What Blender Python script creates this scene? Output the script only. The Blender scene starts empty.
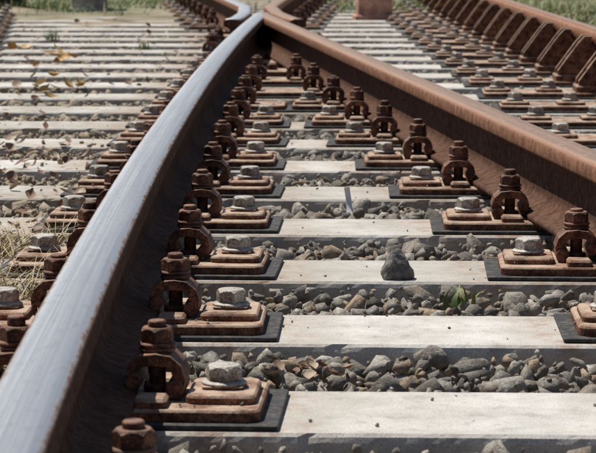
import bpy, bmesh, math, random
import numpy as np
from mathutils import Vector, Matrix, noise
random.seed(7); rng=np.random.default_rng(7)
scene=bpy.context.scene
COL=scene.collection

# ------------------------------------------------------------ materials
def newmat(name):
    m=bpy.data.materials.new(name); m.use_nodes=True
    nt=m.node_tree; b=nt.nodes["Principled BSDF"]
    return m,nt,b
def N(nt,t,**kw):
    n=nt.nodes.new(t)
    for k,v in kw.items(): setattr(n,k,v)
    return n
def L(nt,a,b): nt.links.new(a,b)
def noise_n(nt,vec,scale,detail=4,rough=.6):
    n=N(nt,'ShaderNodeTexNoise'); n.inputs['Scale'].default_value=scale
    n.inputs['Detail'].default_value=detail; n.inputs['Roughness'].default_value=rough
    if vec is not None: L(nt,vec,n.inputs['Vector'])
    return n.outputs['Fac']
def ramp(nt,fac,stops):
    r=N(nt,'ShaderNodeValToRGB'); e=r.color_ramp.elements
    while len(e)<len(stops): e.new(.5)
    for i,(p,c) in enumerate(stops):
        e[i].position=p; e[i].color=(c[0],c[1],c[2],1) if hasattr(c,'__len__') else (c,c,c,1)
    L(nt,fac,r.inputs['Fac']); return r.outputs['Color']
def mix(nt,fac,a,b,mode='MIX'):
    n=N(nt,'ShaderNodeMix',data_type='RGBA',blend_type=mode)
    if hasattr(fac,'is_linked'): L(nt,fac,n.inputs[0])
    else: n.inputs[0].default_value=fac
    for i,v in ((6,a),(7,b)):
        if hasattr(v,'is_linked'): L(nt,v,n.inputs[i])
        else: n.inputs[i].default_value=(v[0],v[1],v[2],1)
    return n.outputs[2]
def math_n(nt,op,a,b=None):
    n=N(nt,'ShaderNodeMath',operation=op)
    for i,v in enumerate((a,b)):
        if v is None: continue
        if hasattr(v,'is_linked'): L(nt,v,n.inputs[i])
        else: n.inputs[i].default_value=v
    return n.outputs[0]
def bump(nt,b,h,strength,dist):
    n=N(nt,'ShaderNodeBump'); n.inputs['Strength'].default_value=strength; n.inputs['Distance'].default_value=dist
    L(nt,h,n.inputs['Height']); L(nt,n.outputs[0],b.inputs['Normal'])
def coords(nt):
    g=N(nt,'ShaderNodeNewGeometry'); return g
def sstep(nt,v,a,bb):
    m=N(nt,'ShaderNodeMapRange',interpolation_type='SMOOTHSTEP'); L(nt,v,m.inputs[0])
    m.inputs[1].default_value=a; m.inputs[2].default_value=bb; m.inputs[3].default_value=0; m.inputs[4].default_value=1
    return m.outputs[0]

def rust_mat(name,dark,mid,light,dust=(.3,.22,.16),dustamt=.5,rough=.75,scale=40,metal=.0,spec=.3,bd=.0018,lowbump=.6,contr=1):
    m,nt,b=newmat(name); g=coords(nt); P=g.outputs['Position']
    n1=noise_n(nt,P,scale,6,.7); n2=noise_n(nt,P,320,3,.7); n3=noise_n(nt,P,24,4,.65)
    c=ramp(nt,n1,[(.38,dark),(.5,mid),(.62,light)])
    oi=N(nt,'ShaderNodeObjectInfo')
    v=ramp(nt,oi.outputs['Random'],[(0,.75),(1,1.25)])
    c=mix(nt,1.0,c,v,'MULTIPLY')
    c=mix(nt,.8,c,ramp(nt,n2,[(.35,.4),(.62,1.25)]),'MULTIPLY')
    s=N(nt,'ShaderNodeSeparateXYZ'); L(nt,g.outputs['Normal'],s.inputs[0])
    up=math_n(nt,'MULTIPLY',math_n(nt,'MAXIMUM',s.outputs[2],0.0),dustamt)
    up=math_n(nt,'MULTIPLY',up,ramp(nt,n3,[(.38,.15),(.58,1)]))
    c=mix(nt,up,c,dust)
    L(nt,c,b.inputs['Base Color']); b.inputs['Roughness'].default_value=rough; b.inputs['Metallic'].default_value=metal
    b.inputs['Specular IOR Level'].default_value=spec
    bump(nt,b,math_n(nt,'ADD',math_n(nt,'MULTIPLY',n1,lowbump),n2),.8,bd)
    return m
M_plate=rust_mat('rusty_plate',(.06,.024,.014),(.165,.07,.038),(.29,.135,.078),dust=(.54,.41,.31),dustamt=.85)
M_clip =rust_mat('rusty_clip',(.036,.015,.010),(.115,.044,.026),(.25,.10,.056),dust=(.40,.25,.17),dustamt=.5,rough=.6)
M_screw=rust_mat('weathered_screw',(.19,.15,.115),(.34,.30,.26),(.52,.48,.43),dust=(.58,.54,.49),dustamt=.6,rough=.5,metal=.2)
M_railrust=rust_mat('rail_rust',(.055,.026,.018),(.10,.048,.031),(.16,.078,.048),dust=(.22,.135,.09),dustamt=.25,rough=.85,scale=60,spec=.1,bd=.0005,lowbump=0)
M_railorange=rust_mat('rail_rust_orange',(.16,.066,.032),(.26,.11,.055),(.35,.17,.09),dust=(.36,.22,.14),dustamt=.3,rough=.6,scale=36,bd=.0005,lowbump=.2)

def running_mat(name,cols,rough,metal,patch=.35,edge=(.16,.08,.05),e0=.027,e1=.034):
    m,nt,b=newmat(name); at=N(nt,'ShaderNodeAttribute'); at.attribute_name='railco'
    R=at.outputs['Vector']
    mp=N(nt,'ShaderNodeMapping'); L(nt,R,mp.inputs[0]); mp.inputs['Scale'].default_value=(1,.004,1)
    n1=noise_n(nt,mp.outputs[0],420,3,.6)
    nb=noise_n(nt,mp.outputs[0],60,2,.5)
    mp2=N(nt,'ShaderNodeMapping'); L(nt,R,mp2.inputs[0]); mp2.inputs['Scale'].default_value=(1,.3,1)
    n2=noise_n(nt,mp2.outputs[0],90,6,.75)
    c=ramp(nt,math_n(nt,'ADD',math_n(nt,'MULTIPLY',n1,.45),math_n(nt,'MULTIPLY',nb,.55)),[(.35,cols[0]),(.65,cols[1])])
    c=mix(nt,ramp(nt,n2,[(.52,0),(.68,patch)]),c,cols[2])
    s=N(nt,'ShaderNodeSeparateXYZ'); L(nt,R,s.inputs[0])
    ax_=math_n(nt,'ADD',math_n(nt,'ABSOLUTE',s.outputs[0]),math_n(nt,'MULTIPLY',math_n(nt,'SUBTRACT',n2,.5),.02))
    e=sstep(nt,ax_,e0,e1)
    c=mix(nt,e,c,edge)
    L(nt,c,b.inputs['Base Color'])
    mm=math_n(nt,'MULTIPLY',math_n(nt,'SUBTRACT',1.0,e),metal); L(nt,mm,b.inputs['Metallic'])
    r=math_n(nt,'ADD',ramp(nt,n1,[(.35,rough-.02),(.65,rough+.03)]),math_n(nt,'MULTIPLY',e,.25))
    L(nt,r,b.inputs['Roughness'])
    bump(nt,b,n2,.12,.0003)
    return m
M_top=running_mat('rail_running_steel',((.46,.465,.48),(.62,.625,.64),(.36,.29,.25)),.38,.75,.45)
M_topB=running_mat('rail_running_rusted',((.29,.165,.10),(.42,.275,.185),(.48,.37,.29)),.42,.35,.7,(.28,.135,.075),.0235,.0315)

def simple(name,col,rough=.8,sc=60,var=.4,bd=.001,metal=0):
    m,nt,b=newmat(name); g=coords(nt); n=noise_n(nt,g.outputs['Position'],sc,5)
    c=mix(nt,1.0,col,ramp(nt,n,[(.35,1-var),(.65,1+var)]),'MULTIPLY')
    L(nt,c,b.inputs['Base Color']); b.inputs['Roughness'].default_value=rough; b.inputs['Metallic'].default_value=metal
    bump(nt,b,n,.5,bd); return m
M_metal=simple('painted_metal_strip',(.8,.8,.78),.5,var=.08)
M_pad,nt,b=newmat('rubber_pad'); g=coords(nt); P=g.outputs['Position']
c=mix(nt,ramp(nt,noise_n(nt,P,70,5,.7),[(.48,0),(.62,.6)]),(.022,.022,.024),(.14,.11,.085))
L(nt,c,b.inputs['Base Color']); b.inputs['Roughness'].default_value=.75; bump(nt,b,noise_n(nt,P,200,3),.4,.001)

# concrete
M_conc,nt,b=newmat('sleeper_concrete'); g=coords(nt); P=g.outputs['Position']
mp=N(nt,'ShaderNodeMapping'); L(nt,P,mp.inputs[0]); mp.inputs['Scale'].default_value=(1,.8,1)
n1=noise_n(nt,P,9,5,.65); n2=noise_n(nt,P,380,3,.8); n3=noise_n(nt,mp.outputs[0],30,6,.75)
vo=N(nt,'ShaderNodeTexVoronoi'); vo.inputs['Scale'].default_value=190; L(nt,P,vo.inputs['Vector'])
c=ramp(nt,n1,[(.36,(.56,.54,.50)),(.5,(.65,.63,.59)),(.62,(.72,.70,.665))])
c=mix(nt,.65,c,ramp(nt,n3,[(.34,.58),(.47,.96),(.64,1.06)]),'MULTIPLY')
c=mix(nt,.7,c,ramp(nt,n2,[(.36,.5),(.5,1),(.64,1.1)]),'MULTIPLY')
sp=ramp(nt,vo.outputs['Distance'],[(.0,1),(.26,0)])
spm=mix(nt,1.0,sp,ramp(nt,noise_n(nt,P,34,3),[(.44,0),(.56,1)]),'MULTIPLY')
c=mix(nt,spm,c,(.2,.175,.15))
oi=N(nt,'ShaderNodeObjectInfo'); c=mix(nt,1.0,c,ramp(nt,oi.outputs['Random'],[(0,(.80,.79,.77)),(1,(1.04,1.04,1.04))]),'MULTIPLY')
s=N(nt,'ShaderNodeSeparateXYZ'); L(nt,P,s.inputs[0]); sx_,sy_,sz_=s.outputs[0],s.outputs[1],s.outputs[2]
dA=math_n(nt,'ABSOLUTE',math_n(nt,'ADD',sx_,.28))
dB=math_n(nt,'ABSOLUTE',math_n(nt,'SUBTRACT',math_n(nt,'ADD',sx_,math_n(nt,'MULTIPLY',sy_,.1012)),.985))
dmin=math_n(nt,'MINIMUM',dA,dB)
near_=math_n(nt,'SUBTRACT',1.0,sstep(nt,dmin,.22,.38))
st=math_n(nt,'MULTIPLY',near_,ramp(nt,n3,[(.42,.1),(.6,.8)]))
c=mix(nt,st,c,(.29,.18,.11))
leftm=sstep(nt,sx_,-.3,-.5); farm=sstep(nt,sy_,6,12)
dirt=math_n(nt,'MAXIMUM',math_n(nt,'MULTIPLY',math_n(nt,'MAXIMUM',leftm,farm),.5),.18)
dirt=math_n(nt,'MULTIPLY',dirt,ramp(nt,noise_n(nt,P,5.3,6,.7),[(.42,0),(.58,1)]))
c=mix(nt,dirt,c,(.32,.25,.18))
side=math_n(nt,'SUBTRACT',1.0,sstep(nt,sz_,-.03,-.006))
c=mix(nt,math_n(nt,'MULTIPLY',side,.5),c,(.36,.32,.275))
L(nt,c,b.inputs['Base Color']); b.inputs['Roughness'].default_value=.9
bump(nt,b,math_n(nt,'ADD',n2,math_n(nt,'MULTIPLY',n3,1.0)),.6,.002)

# ballast
M_stone,nt,b=newmat('ballast_stone'); g=coords(nt); P=g.outputs['Position']
isl=g.outputs['Random Per Island']
c=ramp(nt,isl,[(0,(.09,.083,.077)),(.25,(.17,.157,.142)),(.5,(.26,.243,.22)),(.7,(.40,.375,.335)),(.8,(.2,.185,.168)),(.9,(.26,.18,.12)),(1,(.34,.26,.18))])
c=mix(nt,.85,c,ramp(nt,noise_n(nt,P,130,5,.75),[(.36,.45),(.62,1.45)]),'MULTIPLY')
s=N(nt,'ShaderNodeSeparateXYZ'); L(nt,P,s.inputs[0])
left=sstep(nt,s.outputs[0],-.3,-.6); far=sstep(nt,s.outputs[1],8,13)
dm=math_n(nt,'MAXIMUM',math_n(nt,'MAXIMUM',left,math_n(nt,'MULTIPLY',far,.7)),.25)
dm=math_n(nt,'MULTIPLY',dm,ramp(nt,noise_n(nt,P,12,4),[(.38,.3),(.58,.9)]))
c=mix(nt,dm,c,(.34,.27,.19))
L(nt,c,b.inputs['Base Color']); b.inputs['Roughness'].default_value=.88
bump(nt,b,noise_n(nt,P,150,4,.7),.8,.004)

M_ground,nt,b=newmat('dirt_ground'); g=coords(nt); P=g.outputs['Position']
c=ramp(nt,noise_n(nt,P,3,6,.7),[(.36,(.17,.13,.09)),(.5,(.31,.25,.175)),(.64,(.42,.35,.25))])
c=mix(nt,.7,c,ramp(nt,noise_n(nt,P,90,4,.7),[(.36,.4),(.64,1.3)]),'MULTIPLY')
s=N(nt,'ShaderNodeSeparateXYZ'); L(nt,P,s.inputs[0])
gm=math_n(nt,'MULTIPLY',sstep(nt,s.outputs[1],14.5,17.5),ramp(nt,noise_n(nt,P,.9,5,.6),[(.40,0),(.54,.9)]))
c=mix(nt,gm,c,(.10,.14,.04))
nearg=math_n(nt,'SUBTRACT',1.0,sstep(nt,s.outputs[1],8,12))
c=mix(nt,math_n(nt,'MULTIPLY',nearg,.7),c,(.14,.105,.075))
L(nt,c,b.inputs['Base Color']); b.inputs['Roughness'].default_value=.95
bump(nt,b,noise_n(nt,P,60,4,.7),.8,.01)

# ------------------------------------------------------------ mesh builder
class MB:
    def __init__(s): s.v=[];s.f=[];s.m=[];s.s=[]
    def add(s,vs,fs,mat=0,smooth=False):
        o=len(s.v); s.v+= [tuple(v) for v in vs]
        for f in fs: s.f.append([i+o for i in f]); s.m.append(mat); s.s.append(smooth)
    def loops(s,loops,mat=0,smooth=False,cap0=True,cap1=True):
        n=len(loops[0]); vs=[p for l in loops for p in l]; fs=[]
        for a in range(len(loops)-1):
            for i in range(n):
                j=(i+1)%n; fs.append([a*n+i,a*n+j,(a+1)*n+j,(a+1)*n+i])
        s.add(vs,fs,mat,smooth)
        o=len(s.v)-len(vs)
        if cap0: s.f.append([o+i for i in range(n)][::-1]); s.m.append(mat); s.s.append(False)
        if cap1: s.f.append([o+(len(loops)-1)*n+i for i in range(n)]); s.m.append(mat); s.s.append(False)
    def mesh(s,name,mats,bevel=None):
        me=bpy.data.meshes.new(name); me.from_pydata(s.v,[],s.f); 
        for m in mats: me.materials.append(m)
        me.polygons.foreach_set('material_index',s.m); me.polygons.foreach_set('use_smooth',s.s)
        bm=bmesh.new(); bm.from_mesh(me); bmesh.ops.recalc_face_normals(bm,faces=bm.faces); bm.to_mesh(me); bm.free()
        me.update()
        if bevel:
            o=bpy.data.objects.new('tmp',me); COL.objects.link(o)
            md=o.modifiers.new('b','BEVEL'); md.width=bevel; md.segments=2; md.limit_method='ANGLE'; md.angle_limit=math.radians(32)
            dg=bpy.context.evaluated_depsgraph_get()
            me2=bpy.data.meshes.new_from_object(o.evaluated_get(dg)); bpy.data.objects.remove(o); me2.name=name; return me2
        return me
def obj(name,me,loc=(0,0,0),rot=(0,0,0),sc=(1,1,1)):
    o=bpy.data.objects.new(name,me); COL.objects.link(o); o.location=loc; o.rotation_euler=rot; o.scale=sc; return o

def rrect(x0,x1,y0,y1,r,z,n=5):
    pts=[]
    for cx,cy,a0 in ((x1-r,y1-r,0),(x0+r,y1-r,90),(x0+r,y0+r,180),(x1-r,y0+r,270)):
        for i in range(n+1):
            a=math.radians(a0+90*i/n); pts.append((cx+r*math.cos(a),cy+r*math.sin(a),z))
    return pts
def rslab(mb,x0,x1,y0,y1,r,z0,z1,ch,mat):
    e=ch
    mb.loops([rrect(x0,x1,y0,y1,r,z0),rrect(x0,x1,y0,y1,r,z1-e),rrect(x0+e,x1-e,y0+e,y1-e,max(r-e,.001),z1)],mat)
def circ(cx,cy,r,z,n=24): return [(cx+r*math.cos(2*math.pi*i/n),cy+r*math.sin(2*math.pi*i/n),z) for i in range(n)]
def hexnut(mb,cx,cy,R,z0,z1,mat,rot=0):
    n=24; ap=R*math.cos(math.pi/6); l0=[];l1=[];l2=[]
    for i in range(n):
        a=2*math.pi*i/n
        r=ap/math.cos(((a)%(math.pi/3))-math.pi/6)
        x=math.cos(a+rot); y=math.sin(a+rot)
        d=(r-ap)
        l0.append((cx+r*x,cy+r*y,z0)); l1.append((cx+r*x,cy+r*y,z1-.0015-d*1.1)); l2.append((cx+ap*.93*x,cy+ap*.93*y,z1))
    mb.loops([l0,l1,l2],mat)
def lathe(mb,cx,cy,prof,mat,n=20,smooth=True):
    mb.loops([circ(cx,cy,r,z,n) for r,z in prof],mat,smooth)
def clip(mb,sx,cx,nutrot,dz=0):
    c=[(-.027,.042),(-.029,.050),(-.026,.060),(-.017,.068),(0,.070),(.016,.068),(.026,.059),(.030,.047),(.028,.036),(.024,.029)]
    th=.0078; outer=[];inner=[]
    for i,p in enumerate(c):
        a=c[max(i-1,0)]; q=c[min(i+1,len(c)-1)]; dx=q[0]-a[0]; dzz=q[1]-a[1]; l=math.hypot(dx,dzz); nx,nz=-dzz/l,dx/l
        outer.append((p[0]+nx*th,p[1]+nz*th)); inner.append((p[0]-nx*th*.85,p[1]-nz*th*.85))
    poly=outer+inner[::-1]
    X=lambda x: sx*(cx+x)
    def ext(poly,y0,y1,sm=False,mt=1):
        mb.loops([[(X(x),y0,z) for x,z in poly],[(X(x),y1,z) for x,z in poly]],mt,sm)
    ext(poly,-.034,.034)
    for (ex,ez,er) in ((-.026,.0435,.0100),(.025,.0335,.0118)):
        ext([(ex+er*math.cos(t*math.pi/7),ez+er*math.sin(t*math.pi/7)) for t in range(14)],-.038,.038,True)
    lathe(mb,X(0),0,[(.0105,.0215),(.0105,.066)],1,14)
    lathe(mb,X(0),0,[(.017,.0225),(.0175,.034),(.012,.036)],1,14)
    lathe(mb,X(0),0,[(.014,.076),(.0215,.0768),(.0235,.0793),(.0215,.0818),(.0185,.0825),(.0215,.0832),(.0235,.0857),(.0215,.0882),(.014,.0886)],1)
    hexnut(mb,X(0),0,.0218,.0886,.107,1,nutrot)
    lathe(mb,X(0),0,[(.0115,.1),(.0115,.113+dz),(.0095,.115+dz)],1,16)
def screw(mb,x,y,rot,z=.032):
    rslab(mb,x-.026,x+.026,y-.026,y+.026,.006,z,z+.004,.001,0)
    lathe(mb,x,y,[(.0285,z+.004),(.0285,z+.0065),(.024,z+.009)],2,24)
    hexnut(mb,x,y,.0235,z+.008,z+.028,2,rot)
def seat(var,left=True,right=True,screwL=True,screwR=True):
    r=random.Random(var); mb=MB()
    x0=-.245 if left else -.09; x1=.245 if right else .09
    rslab(mb,x0,x1,-.115,.115,.004,.0015,.007,.001,3)
    p0=-.222 if left else -.08; p1=.222 if right else .08
    rslab(mb,p0,p1,-.098,.098,.02,.007,.0215,.003,0)
    for sx,on,sc in ((-1,left,screwL),(1,right,screwR)):
        if not on: continue
        a,bq=sorted((sx*.066,sx*.108))
        for ya,yb in ((-.09,-.042),(.042,.09)):
            rslab(mb,a,bq,ya,yb,.006,.0215,.033,.004,0)
        clip(mb,sx,.088,r.uniform(0,1),r.uniform(-.004,.006))
        if sc:
            a,bq=sorted((sx*.128,sx*.214))
            rslab(mb,a,bq,-.062,.062,.014,.0215,.032,.003,0)
            screw(mb,sx*.171,r.uniform(-.006,.006),r.uniform(0,1))
    return mb.mesh('rail_fastening_mesh_%d'%var,[M_plate,M_clip,M_screw,M_pad],.0009)
seats=[seat(i) for i in range(6)]
seat_nl=[seat(20+i,screwL=False) for i in range(2)]
seat_nr=[seat(30+i,screwR=False) for i in range(2)]
seat_none=[seat(40,screwL=False,screwR=False)]

# ------------------------------------------------------------ alignment
def Dof(Y): return (Y+.07)*.992
def XA(Y):
    D=Dof(Y); R=120 if D<5 else 205
    return -.280+(D-5)**2/(2*R)
def XB(Y): return .570-.102*(Dof(Y)-4.14)
def XR(Y): return 1.25-.012*(Dof(Y)-8)
def XL(Y): return XB(Y)-1.505
SP=.605; Y0=2.887
YK=lambda k: Y0+SP*k
YAW=-.035
def ysl(k,x): return YK(k)+x*math.tan(YAW)

def rail_profile():
    h=[(0.0,.1800),(.012,.1797),(.022,.1788),(.029,.177),(.0335,.1735),(.0355,.168),(.0362,.150),(.035,.146),(.012,.138),(.0085,.130),(.008,.100),(.0085,.065),(.013,.052),(.03,.0425),(.058,.0345),(.0625,.0325),(.0625,.0235),(.060,.022)]
    return h+[(-x,z) for x,z in h[::-1] if x>0]
PROF=rail_profile()
def sweep_rail(name,pts,mats,prof=PROF):
    mb=MB(); n=len(prof); loops=[]; co=[]; ln=0
    for i,(x,y) in enumerate(pts):
        a=pts[max(i-1,0)]; q=pts[min(i+1,len(pts)-1)]
        if i: ln+=math.hypot(x-a[0],y-a[1])
        t=Vector((q[0]-a[0],q[1]-a[1])).normalized(); nx,ny=t.y,-t.x
        loops.append([(x+px*nx,y+px*ny,pz) for px,pz in prof]); co+=[(px,ln,pz) for px,pz in prof]
    mb.v=[p for l in loops for p in l]
    for a in range(len(loops)-1):
        for i in range(n):
            j=(i+1)%n; mb.f.append([a*n+i,a*n+j,(a+1)*n+j,(a+1)*n+i])
            mz=(prof[i][1]+prof[j][1])/2
            mb.m.append(0 if mz>.1725 else (2 if mz>.142 else 1)); mb.s.append(True)
    for l,rv in ((0,True),(len(loops)-1,False)):
        f=[l*n+i for i in range(n)]; mb.f.append(f[::-1] if rv else f); mb.m.append(1); mb.s.append(False)
    me=mb.mesh(name,mats)
    at=me.attributes.new('railco','FLOAT_VECTOR','POINT'); at.data.foreach_set('vector',np.array(co,dtype=np.float32).ravel())
    return obj(name,me)
def line(fx,y0,y1,st=.15):
    n=max(2,int((y1-y0)/st)); return [(fx(y0+(y1-y0)*i/n),y0+(y1-y0)*i/n) for i in range(n+1)]
yn=11.0
while XB(yn)-XA(yn)>.0: yn+=.01
sweep_rail('steel_rail',line(XA,-1.5,yn+.05),[M_top,M_railrust,M_railrust])
sweep_rail('steel_rail',line(XB,-1.5,yn),[M_topB,M_railrust,M_railorange])
off=.088
wl=[(XA(y)-off-.012*max(0,(yn-.5-y))/.3,y) for y in np.arange(yn-.8,yn+.2,.1)]
wl+=[(XB(y),y) for y in np.arange(yn+1.0,32,.3)]
wr=[(XB(y)+off+.012*max(0,(yn-.5-y))/.3,y) for y in np.arange(yn-.8,yn+.2,.1)]
wr+=[(XA(y),y) for y in np.arange(yn+1.0,32,.3)]
sweep_rail('steel_rail',wl,[M_top,M_railrust,M_railorange])
sweep_rail('steel_rail',wr,[M_topB,M_railrust,M_railorange])
sweep_rail('steel_rail',line(XR,-1.5,32,.4),[M_topB,M_railrust,M_railrust])
sweep_rail('steel_rail',line(XL,-1.5,32,.4),[M_top,M_railrust,M_railrust])
GP=[(.0,.205),(.02,.204),(.026,.198),(.026,.165),(.012,.150),(.010,.09),(.012,.07),(.05,.06),(.05,.046),(-.03,.046),(-.03,.06),(-.006,.07),(-.008,.15),(-.022,.165),(-.024,.198),(-.018,.204)]
gx=lambda y: XR(y)-.115
gpts=[(gx(y)-(.05*max(0,(6.6-y))/.6),y) for y in np.arange(6.0,6.7,.1)]+line(gx,6.7,18,.3)
sweep_rail('guard_rail',gpts,[M_railorange,M_railorange,M_railorange],prof=GP)
def guard_support():
    mb=MB()
    rslab(mb,-.50,.06,-.115,.115,.004,.0015,.007,.001,3)
    rslab(mb,-.48,.05,-.10,.10,.02,.007,.0215,.003,0)
    rslab(mb,-.16,.048,-.085,.085,.008,.0215,.045,.004,0)
    for y0,y1 in ((-.075,-.045),(.045,.075)):
        pr=[(-.15,.045),(-.15,.062),(-.075,.165),(-.052,.19),(-.025,.19),(-.026,.16),(-.012,.15),(-.012,.07),(-.032,.062),(-.032,.045)]
        mb.loops([[(x,y0,z) for x,z in pr],[(x,y1,z) for x,z in pr]],0)
    pr=[(-.035,.06),(-.035,.185),(-.045,.185),(-.115,.10),(-.115,.06)]
    mb.loops([[(x,-.046,z) for x,z in pr],[(x,.046,z) for x,z in pr]],1)
    for x in (-.25,-.43):
        rslab(mb,x-.045,x+.045,-.06,.06,.014,.0215,.032,.003,0); screw(mb,x,0,x*7)
    return mb.mesh('guard_support_mesh',[M_plate,M_clip,M_screw,M_pad],.001)
GS=guard_support()

KMIN,KMAX=-6,44
for k in range(KMIN,KMAX):
    y=YK(k)
    for fx in (XL,XR):
        yy=ysl(k,fx(y))
        if fx is XR and 6.2<y<17.8:
            yy=ysl(k,1.2); obj('guard_rail_chair',GS,(gx(yy),yy,0),(0,0,YAW)); 
            obj('rail_fastening',seat_none[0],(fx(yy)+.0,yy,.0004),(0,0,YAW)); continue
        obj('rail_fastening',seats[(k*5)%6],(fx(yy),yy,0),(0,0,YAW))
    sep=XB(y)-XA(y)
    ya=ysl(k,XA(y)); yb=ysl(k,XB(y))
    j=lambda: YAW+random.uniform(-.025,.025)
    if sep>.47:
        obj('rail_fastening',seats[(k*3+1)%6],(XA(ya),ya+random.uniform(-.006,.006),0),(0,0,j())); obj('rail_fastening',seats[(k+2)%6],(XB(yb),yb+random.uniform(-.006,.006),0),(0,0,j()))
    elif sep>.30:
        obj('rail_fastening',seat_nr[k%2],(XA(ya),ya,0),(0,0,YAW)); obj('rail_fastening',seats[(k+2)%6] if sep>.40 else seat_nl[k%2],(XB(yb),yb,.0006),(0,0,YAW))
    elif sep<-.30:
        obj('rail_fastening',seats[k%6],(XA(ya),ya,0),(0,0,YAW)); obj('rail_fastening',seats[(k+2)%6],(XB(yb),yb,.0006),(0,0,YAW))
    elif sep>0:
        mb=MB(); hw=sep/2+.24
        rslab(mb,-hw,hw,-.11,.11,.01,.0015,.0215,.003,0)
        for sx in (-1,1):
            clip(mb,sx,sep/2+.088+(.11 if sep<.12 else 0),.4)
            a,bq=sorted((sx*(hw-.085),sx*(hw-.01)))
            rslab(mb,a,bq,-.06,.06,.014,.0215,.032,.003,0); screw(mb,sx*(hw-.047),0,.3*k)
        if sep>.21:
            for sx in (-1,1): clip(mb,sx,sep/2-.088,.7) if sep>.26 else None
            hexnut(mb,0,0,.0225,.022,.045,1)
        obj('crossing_fastening',mb.mesh('crossing_fastening_mesh',[M_plate,M_clip,M_screw,M_pad],.0009),((XA(y)+XB(y))/2,y,0),(0,0,YAW))
    else:
        obj('rail_fastening',seat_none[0],((XA(y)+XB(y))/2,y,0),(0,0,YAW))

# ------------------------------------------------------------ sleepers
def sleeper_mesh(seed,x0,x1):
    prof=[(-.146,-.20),(-.135,-.010),(-.1325,-.0035),(-.127,0),(.127,0),(.1325,-.0035),(.135,-.010),(.146,-.20)]
    mb=MB(); n=int((x1-x0)/.012); loops=[]
    for i in range(n+1):
        x=x0+(x1-x0)*i/n; l=[]
        for j,(y,z) in enumerate(prof):
            q=noise.noise(Vector((x*14,j*3.1,seed*7.7)))*.0015+noise.noise(Vector((x*60,j*5.1,seed*3.7)))*.001
            chip=max(0,noise.noise(Vector((x*26,seed*9.1+(j>3)*4,seed*5.3)))-.42)*.045 if j in(1,2,5,6) else 0
            s=-1 if y<0 else 1
            zz=z-abs(q)*(.0 if j in (3,4) else .8)-chip*.6
            l.append((x,y-s*abs(q)-s*chip*.6,zz))
        loops.append(l)
    mb.loops(loops,0,False); return mb.mesh('sleeper_mesh',[M_conc])
SM=[sleeper_mesh(i,-2.35,2.0) for i in range(6)]
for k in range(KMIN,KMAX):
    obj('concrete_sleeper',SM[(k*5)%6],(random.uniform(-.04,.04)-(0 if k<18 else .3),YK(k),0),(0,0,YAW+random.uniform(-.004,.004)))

# ------------------------------------------------------------ ground
def axis(lo,hi,fine0,fine1,st):
    a=list(np.arange(fine0,fine1,st)); v=st; x=fine1
    while x<hi: a.append(x); v*=1.35; x+=v
    a.append(hi); x=fine0; v=st; pre=[]
    while True:
        v*=1.35; x-=v
        if x<lo: break
        pre.append(x)
    pre.append(lo); return np.array(pre[::-1]+a)
ax=axis(-600,600,-3.2,3.2,.04); ay=axis(-60,900,-1,26,.05)
def sm(v,a,b): t=min(1,max(0,(v-a)/(b-a))); return t*t*(3-2*t)
def gz(x,y):
    base=-.052+.012*noise.noise(Vector((x*3,y*3,0)))
    base+=.018*sm(y,13,18)
    mound=sm(y,12,15.5)*sm(-x,.45,.8)
    base+=mound*(.048+.03*noise.noise(Vector((x*2.2,y*1.2,5))))
    m2=sm(y,16,19); base+=m2*(1-mound)*(.03+.02*noise.noise(Vector((x*2,y,8))))
    o=max(abs(x+.15)-2.3,0); base+=.02*min(1,o/.5)
    return base+.012*noise.noise(Vector((x*.7,y*.7,3)))
vs=[(x,y,gz(x,y)) for y in ay for x in ax]; nx=len(ax)
fs=[[j*nx+i,j*nx+i+1,(j+1)*nx+i+1,(j+1)*nx+i] for j in range(len(ay)-1) for i in range(nx-1)]
me=bpy.data.meshes.new('ground'); me.from_pydata(vs,[],fs); me.materials.append(M_ground); me.polygons.foreach_set('use_smooth',[True]*len(fs)); obj('ground',me)

# ------------------------------------------------------------ stones
def hull(seed,n=13,flat=.75):
    r=np.random.default_rng(seed); p=r.normal(size=(n,3)); p/=np.linalg.norm(p,axis=1)[:,None]
    p*=r.uniform(.82,1.05,(n,1)); p*=np.array([1.2,.88,flat])
    bm=bmesh.new(); [bm.verts.new(q) for q in p]
    res=bmesh.ops.convex_hull(bm,input=bm.verts)
    bmesh.ops.delete(bm,geom=list({g for g in res['geom_interior'] if isinstance(g,bmesh.types.BMVert)}),context='VERTS')
    bmesh.ops.triangulate(bm,faces=bm.faces)
    bm.verts.index_update()
    V=np.array([v.co[:] for v in bm.verts]); F=np.array([[v.index for v in f.verts] for f in bm.faces]); bm.free()
    return V,F
TEMPL=[hull(i,n=9+i%8,flat=.55+.04*(i%8)) for i in range(40)]
def rotmats(n,g):
    q=g.normal(size=(n,4)); q/=np.linalg.norm(q,axis=1)[:,None]; w,x,y,z=q.T
    return np.stack([1-2*(y*y+z*z),2*(x*y-z*w),2*(x*z+y*w),2*(x*y+z*w),1-2*(x*x+z*z),2*(y*z-x*w),2*(x*z-y*w),2*(y*z+x*w),1-2*(x*x+y*y)],1).reshape(n,3,3)
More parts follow.
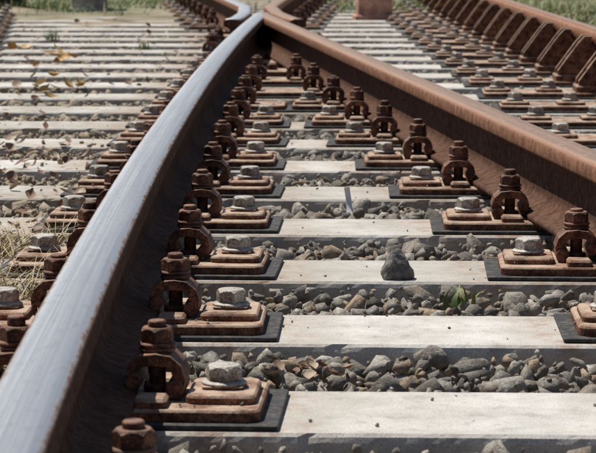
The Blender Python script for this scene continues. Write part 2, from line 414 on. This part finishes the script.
def build_stones(name,pos,rad,mat):
    n=len(pos); tid=rng.integers(0,len(TEMPL),n); AV=[];AF=[];off=0
    for t,(V,F) in enumerate(TEMPL):
        idx=np.where(tid==t)[0]
        if len(idx)==0: continue
        R=rotmats(len(idx),rng); W=np.einsum('nij,vj->nvi',R,V)*rad[idx][:,None,None]+pos[idx][:,None,:]
        AV.append(W.reshape(-1,3)); fo=off+np.arange(len(idx))[:,None,None]*len(V)+F[None]; AF.append(fo.reshape(-1,3)); off+=len(idx)*len(V)
    AV=np.concatenate(AV); AF=np.concatenate(AF).astype(np.int32)
    me=bpy.data.meshes.new(name); me.vertices.add(len(AV)); me.vertices.foreach_set('co',AV.ravel())
    me.loops.add(AF.size); me.loops.foreach_set('vertex_index',AF.ravel()); me.polygons.add(len(AF))
    me.polygons.foreach_set('loop_start',np.arange(0,AF.size,3,dtype=np.int32)); me.polygons.foreach_set('loop_total',np.full(len(AF),3,dtype=np.int32))
    me.materials.append(mat); me.update(calc_edges=True); me.validate(); obj(name,me); print(name,n,len(AF))
pos=[];rad=[]
def in_sleeper(x,y,m):
    yy=y-x*math.tan(YAW); k=round((yy-Y0)/SP); return abs(yy-YK(k))<.134+m
def scatter(xa,xb,ya,yb,st,rlo,rhi,zlo,zhi,prob=1,margin=.010,pw=1.6):
    xs=np.arange(xa,xb,st); ys=np.arange(ya,yb,st)
    for y in ys:
        for x in xs:
            if prob<1 and random.random()>prob: continue
            px=x+random.uniform(-.5,.5)*st; py=y+random.uniform(-.5,.5)*st
            r=rlo+(rhi-rlo)*random.random()**pw
            if in_sleeper(px,py,margin+r*.35): continue
            lv=noise.noise(Vector((px*2.5,py*2.5,9)))*.012
            pos.append((px,py,random.uniform(zlo,zhi)+lv-(r-.014)*.5)); rad.append(r)
scatter(-1.6,1.9,1.2,8.2,.026,.009,.022,-.046,-.026)
scatter(-1.6,1.9,1.2,8.2,.038,.012,.033,-.031,-.011,.9,pw=1.8)
scatter(-1.6,1.9,1.2,8.2,.034,.004,.009,-.022,-.012,.6)
scatter(-2.3,2.3,8.2,14,.042,.015,.028,-.042,-.018)
scatter(-2.3,2.3,8.2,14,.07,.016,.028,-.025,-.01,.7)
scatter(-2.3,2.3,14,24,.07,.016,.032,-.04,-.015)
scatter(-2.9,-1.6,.5,8.2,.06,.018,.036,-.045,-.015); scatter(1.9,2.9,.5,8.2,.06,.018,.036,-.045,-.015)
scatter(-1.6,1.9,-1.5,1.2,.05,.018,.034,-.045,-.015)
for _ in range(3600):
    x=random.uniform(-1.8,1.9); y=random.uniform(2,9); r=random.uniform(.001,.0035) if random.random()<.985 else random.uniform(.006,.012)
    if in_sleeper(x,y,-.006-r): 
        if random.random()<.55: pos.append((x,y,r*.55)); rad.append(r)
for _ in range(420):
    y=random.uniform(2.2,7); x=XA(y)-random.uniform(.1,.8); r=random.uniform(.004,.015)*random.uniform(.5,1)
    pos.append((x,y,(r*.5 if in_sleeper(x,y,0) else -.005))); rad.append(r)
for _ in range(1300):
    y=random.uniform(2.3,8); f=XA if random.random()<.5 else XB; x=f(y)+random.choice((-1,1))*random.uniform(.07,.24); r=random.uniform(.0012,.0038)
    if in_sleeper(x,y,-.04): pos.append((x,y,.0225+r*.4)); rad.append(r)
build_stones('ballast',np.array(pos),np.array(rad),M_stone)

M_rock=simple('grey_rock',(.17,.158,.145),.85,90,.5,.004)
bm=bmesh.new()
for p in [(-.030,-.018,0),(.030,-.02,0),(.028,.022,0),(-.026,.024,0),(-.034,-.004,.014),(.034,.002,.012),(-.018,-.02,.032),(.018,-.016,.032),(-.010,-.004,.052),(.008,.008,.052),(-.018,.012,.038),(.028,-.012,.018),(0,-.027,.012)]: bm.verts.new(p)
bmesh.ops.convex_hull(bm,input=bm.verts); bmesh.ops.subdivide_edges(bm,edges=bm.edges,cuts=3,use_grid_fill=True)
bmesh.ops.smooth_vert(bm,verts=bm.verts,factor=.35,use_axis_x=True,use_axis_y=True,use_axis_z=True)
for v in bm.verts: v.co+=Vector([noise.noise(v.co*70+Vector((i*9,0,0)))*.004 for i in range(3)])
me=bpy.data.meshes.new('loose_rock'); bm.to_mesh(me); bm.free(); me.materials.append(M_rock)
obj('loose_rock',me,(.17,4.0,.0),(0,0,.2),(.88,.88,1))

mb=MB(); lo=[]
for i in range(9):
    t=i/8; y=.03*math.sin(t*2.2); z=-.02+.062*t; xx=.006*math.sin(t*3)
    lo.append([(xx-.0065,y,z),(xx+.0065,y+.002,z),(xx+.0065,y+.0032,z),(xx-.0065,y+.0012,z)])
mb.loops(lo,0)
obj('metal_strip',mb.mesh('metal_strip',[M_metal]),(.112,5.02,0),(0,0,.3))

# ------------------------------------------------------------ leaves
def leaf_mat(name,a,bq,cq):
    m,nt,b=newmat(name); g=coords(nt)
    c=ramp(nt,g.outputs['Random Per Island'],[(0,a),(.5,bq),(1,cq)])
    c=mix(nt,.5,c,ramp(nt,noise_n(nt,g.outputs['Position'],150),[(.3,.5),(.7,1.2)]),'MULTIPLY')
    L(nt,c,b.inputs['Base Color']); b.inputs['Roughness'].default_value=.6
    return m
M_leaf=leaf_mat('dry_leaf',(.14,.055,.03),(.26,.14,.08),(.44,.34,.23))
M_leafy=leaf_mat('orange_leaf',(.5,.26,.07),(.58,.36,.11),(.45,.32,.14))
def leaf(mb,x,y,z,s,mat=0):
    R=Matrix.Rotation(random.uniform(0,6.28),3,'Z')@Matrix.Rotation(random.uniform(-.7,.7),3,'X')@Matrix.Rotation(random.uniform(-.5,.5),3,'Y')
    cu=random.uniform(.1,.9); n=6; vs=[];fs=[]; wd=random.uniform(.22,.42)
    for i in range(n+1):
        t=i/n; w=wd*math.sin(math.pi*min(.97,t**.8+.02)); yy=t-.5; zz=cu*(yy*yy)
        for sx in (-1,0,1): 
            vs.append(R@Vector((sx*w*(1+.15*math.sin(i*5)),yy,zz+abs(sx)*w*cu*.8))*s+Vector((x,y,z)))
    for i in range(n):
        for j in (0,1): fs.append([i*3+j,i*3+j+1,(i+1)*3+j+1,(i+1)*3+j])
    mb.add(vs,fs,mat,True)
mb=MB()
for _ in range(20): leaf(mb,random.gauss(.03,.03),random.gauss(3.19,.025),random.uniform(-.015,.006),random.uniform(.012,.026))
for _ in range(260):
    y=random.uniform(2.4,6.5); leaf(mb,XA(y)-random.uniform(.13,.6),y,random.uniform(-.005,.02),random.uniform(.012,.042))
n_=0
while n_<50:
    x=random.uniform(-.1,.9); y=random.uniform(3,9)
    if not in_sleeper(x,y,0): leaf(mb,x,y,random.uniform(-.005,.004),random.uniform(.008,.018)); n_+=1
for _ in range(110):
    y=random.uniform(7,15); leaf(mb,random.uniform(-1.9,-.4),y,.01,random.uniform(.02,.05))
obj('fallen_leaves',mb.mesh('fallen_leaves',[M_leaf]))
mb=MB()
for cx,cy,n,s in ((-1.02,10.35,9,.07),(-.82,8.6,6,.06),(-.87,8.2,3,.05),(-1.05,9.3,2,.05),(-1.3,11.2,3,.06)):
    for _ in range(n): leaf(mb,cx+random.gauss(0,.035),cy+random.gauss(0,.08),random.uniform(.015,.055),s*random.uniform(.8,1.3))
obj('orange_leaves',mb.mesh('orange_leaves',[M_leafy]))

# ------------------------------------------------------------ grass
M_dry=leaf_mat('dry_grass',(.4,.3,.16),(.55,.44,.26),(.33,.26,.13)); M_green=leaf_mat('green_grass',(.06,.11,.02),(.12,.19,.04),(.26,.3,.08))
def blade(mb,x,y,z,h,w,lean,mat=0):
    a=random.uniform(0,6.28); dx,dy=math.cos(a),math.sin(a); px,py=-dy,dx; n=3; vs=[]
    for i in range(n+1):
        t=i/n; ww=w*(1-t)+.0003; ox=dx*lean*t*t*h; oy=dy*lean*t*t*h; zz=z+h*t*(1-.35*lean*t)
        vs+= [(x+ox-px*ww,y+oy-py*ww,zz),(x+ox+px*ww,y+oy+py*ww,zz)]
    mb.add(vs,[[2*i,2*i+1,2*i+3,2*i+2] for i in range(n)],mat,True)
mb=MB()
for _ in range(60):
    cy=random.uniform(2.9,4.5); cx=XA(cy)-random.uniform(.13,.34)
    if in_sleeper(cx,cy,-.03): continue
    for _ in range(38): blade(mb,cx+random.gauss(0,.025),cy+random.gauss(0,.03),-.03,random.uniform(.04,.13),.0013,random.uniform(.5,1.8))
obj('dry_grass',mb.mesh('dry_grass',[M_dry]))
mb=MB()
for cx,cy,n,h in ((.255,3.78,12,.042),(-.2,9.3,20,.07),(-.75,11.5,25,.08),(-1.3,12.5,30,.08),(.30,7.6,10,.04)):
    for _ in range(n): blade(mb,cx+random.gauss(0,.02),cy+random.gauss(0,.02),-.012,h*random.uniform(.6,1.3),.004,random.uniform(.3,1))
def tuft(cx,cy,n,h,g=.65):
    for _ in range(n): blade(mb,cx+random.gauss(0,.2),cy+random.gauss(0,.2),-.04,h*random.uniform(.5,1.4),.005,random.uniform(.3,1.2),0 if random.random()<g else 1)
for _ in range(700):
    cx,cy=random.uniform(-8,10),random.uniform(15.8,36)
    if abs(cx-XR(16))<.25 and cy<22: continue
    v=noise.noise(Vector((cx*.45,cy*.25,2)))
    if v<(-.02 if cy<19 else -.3): continue
    tuft(cx,cy,45,.11,.85)
for _ in range(110): tuft(random.uniform(1.6,3.4),random.uniform(12,20),45,.12,.8)
for _ in range(34): tuft(random.uniform(-2.0,-1.0),random.uniform(16.0,18.5),50,.14,.9)
for _ in range(26): tuft(random.uniform(.65,1.0),random.uniform(15.8,18.5),50,.12,.9)
for _ in range(16): tuft(random.uniform(.0,.35),random.uniform(16.3,18.5),50,.11,.75)
obj('grass',mb.mesh('grass',[M_green,M_dry]))

M_post=simple('weathered_post_concrete',(.5,.27,.19),.85,14,.4,.004)
M_post2=simple('grey_post_concrete',(.48,.38,.35),.85,14,.4,.004)
def post(x,y,w,d,h,m):
    mb=MB(); rslab(mb,-w/2,w/2,-d/2,d/2,.01,-.1,h,.012,0); rslab(mb,-w/2-.02,w/2+.02,-d/2-.02,d/2+.02,.012,-.1,.03,.01,0)
    obj('concrete_marker_post',mb.mesh('concrete_marker_post',[m],.003),(x,y,0),(0,0,random.uniform(-.1,.1)))
post(.49,15.3,.22,.16,.42,M_post); post(-1.46,16.6,.25,.16,.4,M_post2); post(-2.05,16.9,.2,.16,.42,M_pad)

# ------------------------------------------------------------ light
EL=math.radians(61); AZ=math.radians(-46)
sd=Vector((math.sin(AZ)*math.cos(EL),math.cos(AZ)*math.cos(EL),math.sin(EL)))
w=bpy.data.worlds.new('World'); scene.world=w; w.use_nodes=True; nt=w.node_tree
sk=nt.nodes.new('ShaderNodeTexSky'); sk.sky_type='NISHITA'; sk.sun_disc=False; sk.sun_elevation=EL; sk.sun_rotation=AZ
bg=nt.nodes['Background']; bg.inputs[1].default_value=.07; nt.links.new(sk.outputs[0],bg.inputs[0])
ld=bpy.data.lights.new('sun','SUN'); ld.energy=5.0; ld.angle=math.radians(.5); ld.color=(1,.955,.87)
lo=bpy.data.objects.new('sun',ld); COL.objects.link(lo); lo.rotation_euler=sd.to_track_quat('Z','Y').to_euler(); lo.location=(0,0,10)

cd=bpy.data.cameras.new('camera'); cam=bpy.data.objects.new('camera',cd); COL.objects.link(cam); scene.camera=cam
cd.sensor_width=36; cd.lens=2360/596*36; cd.clip_start=.05; cd.clip_end=2000
cam.location=(0,0,.6); cam.rotation_euler=(math.radians(90-7.268),0,0)
cd.dof.use_dof=True; cd.dof.focus_distance=3.9; cd.dof.aperture_fstop=24
scene.view_settings.view_transform='Standard'; scene.view_settings.look='None'; scene.view_settings.exposure=0
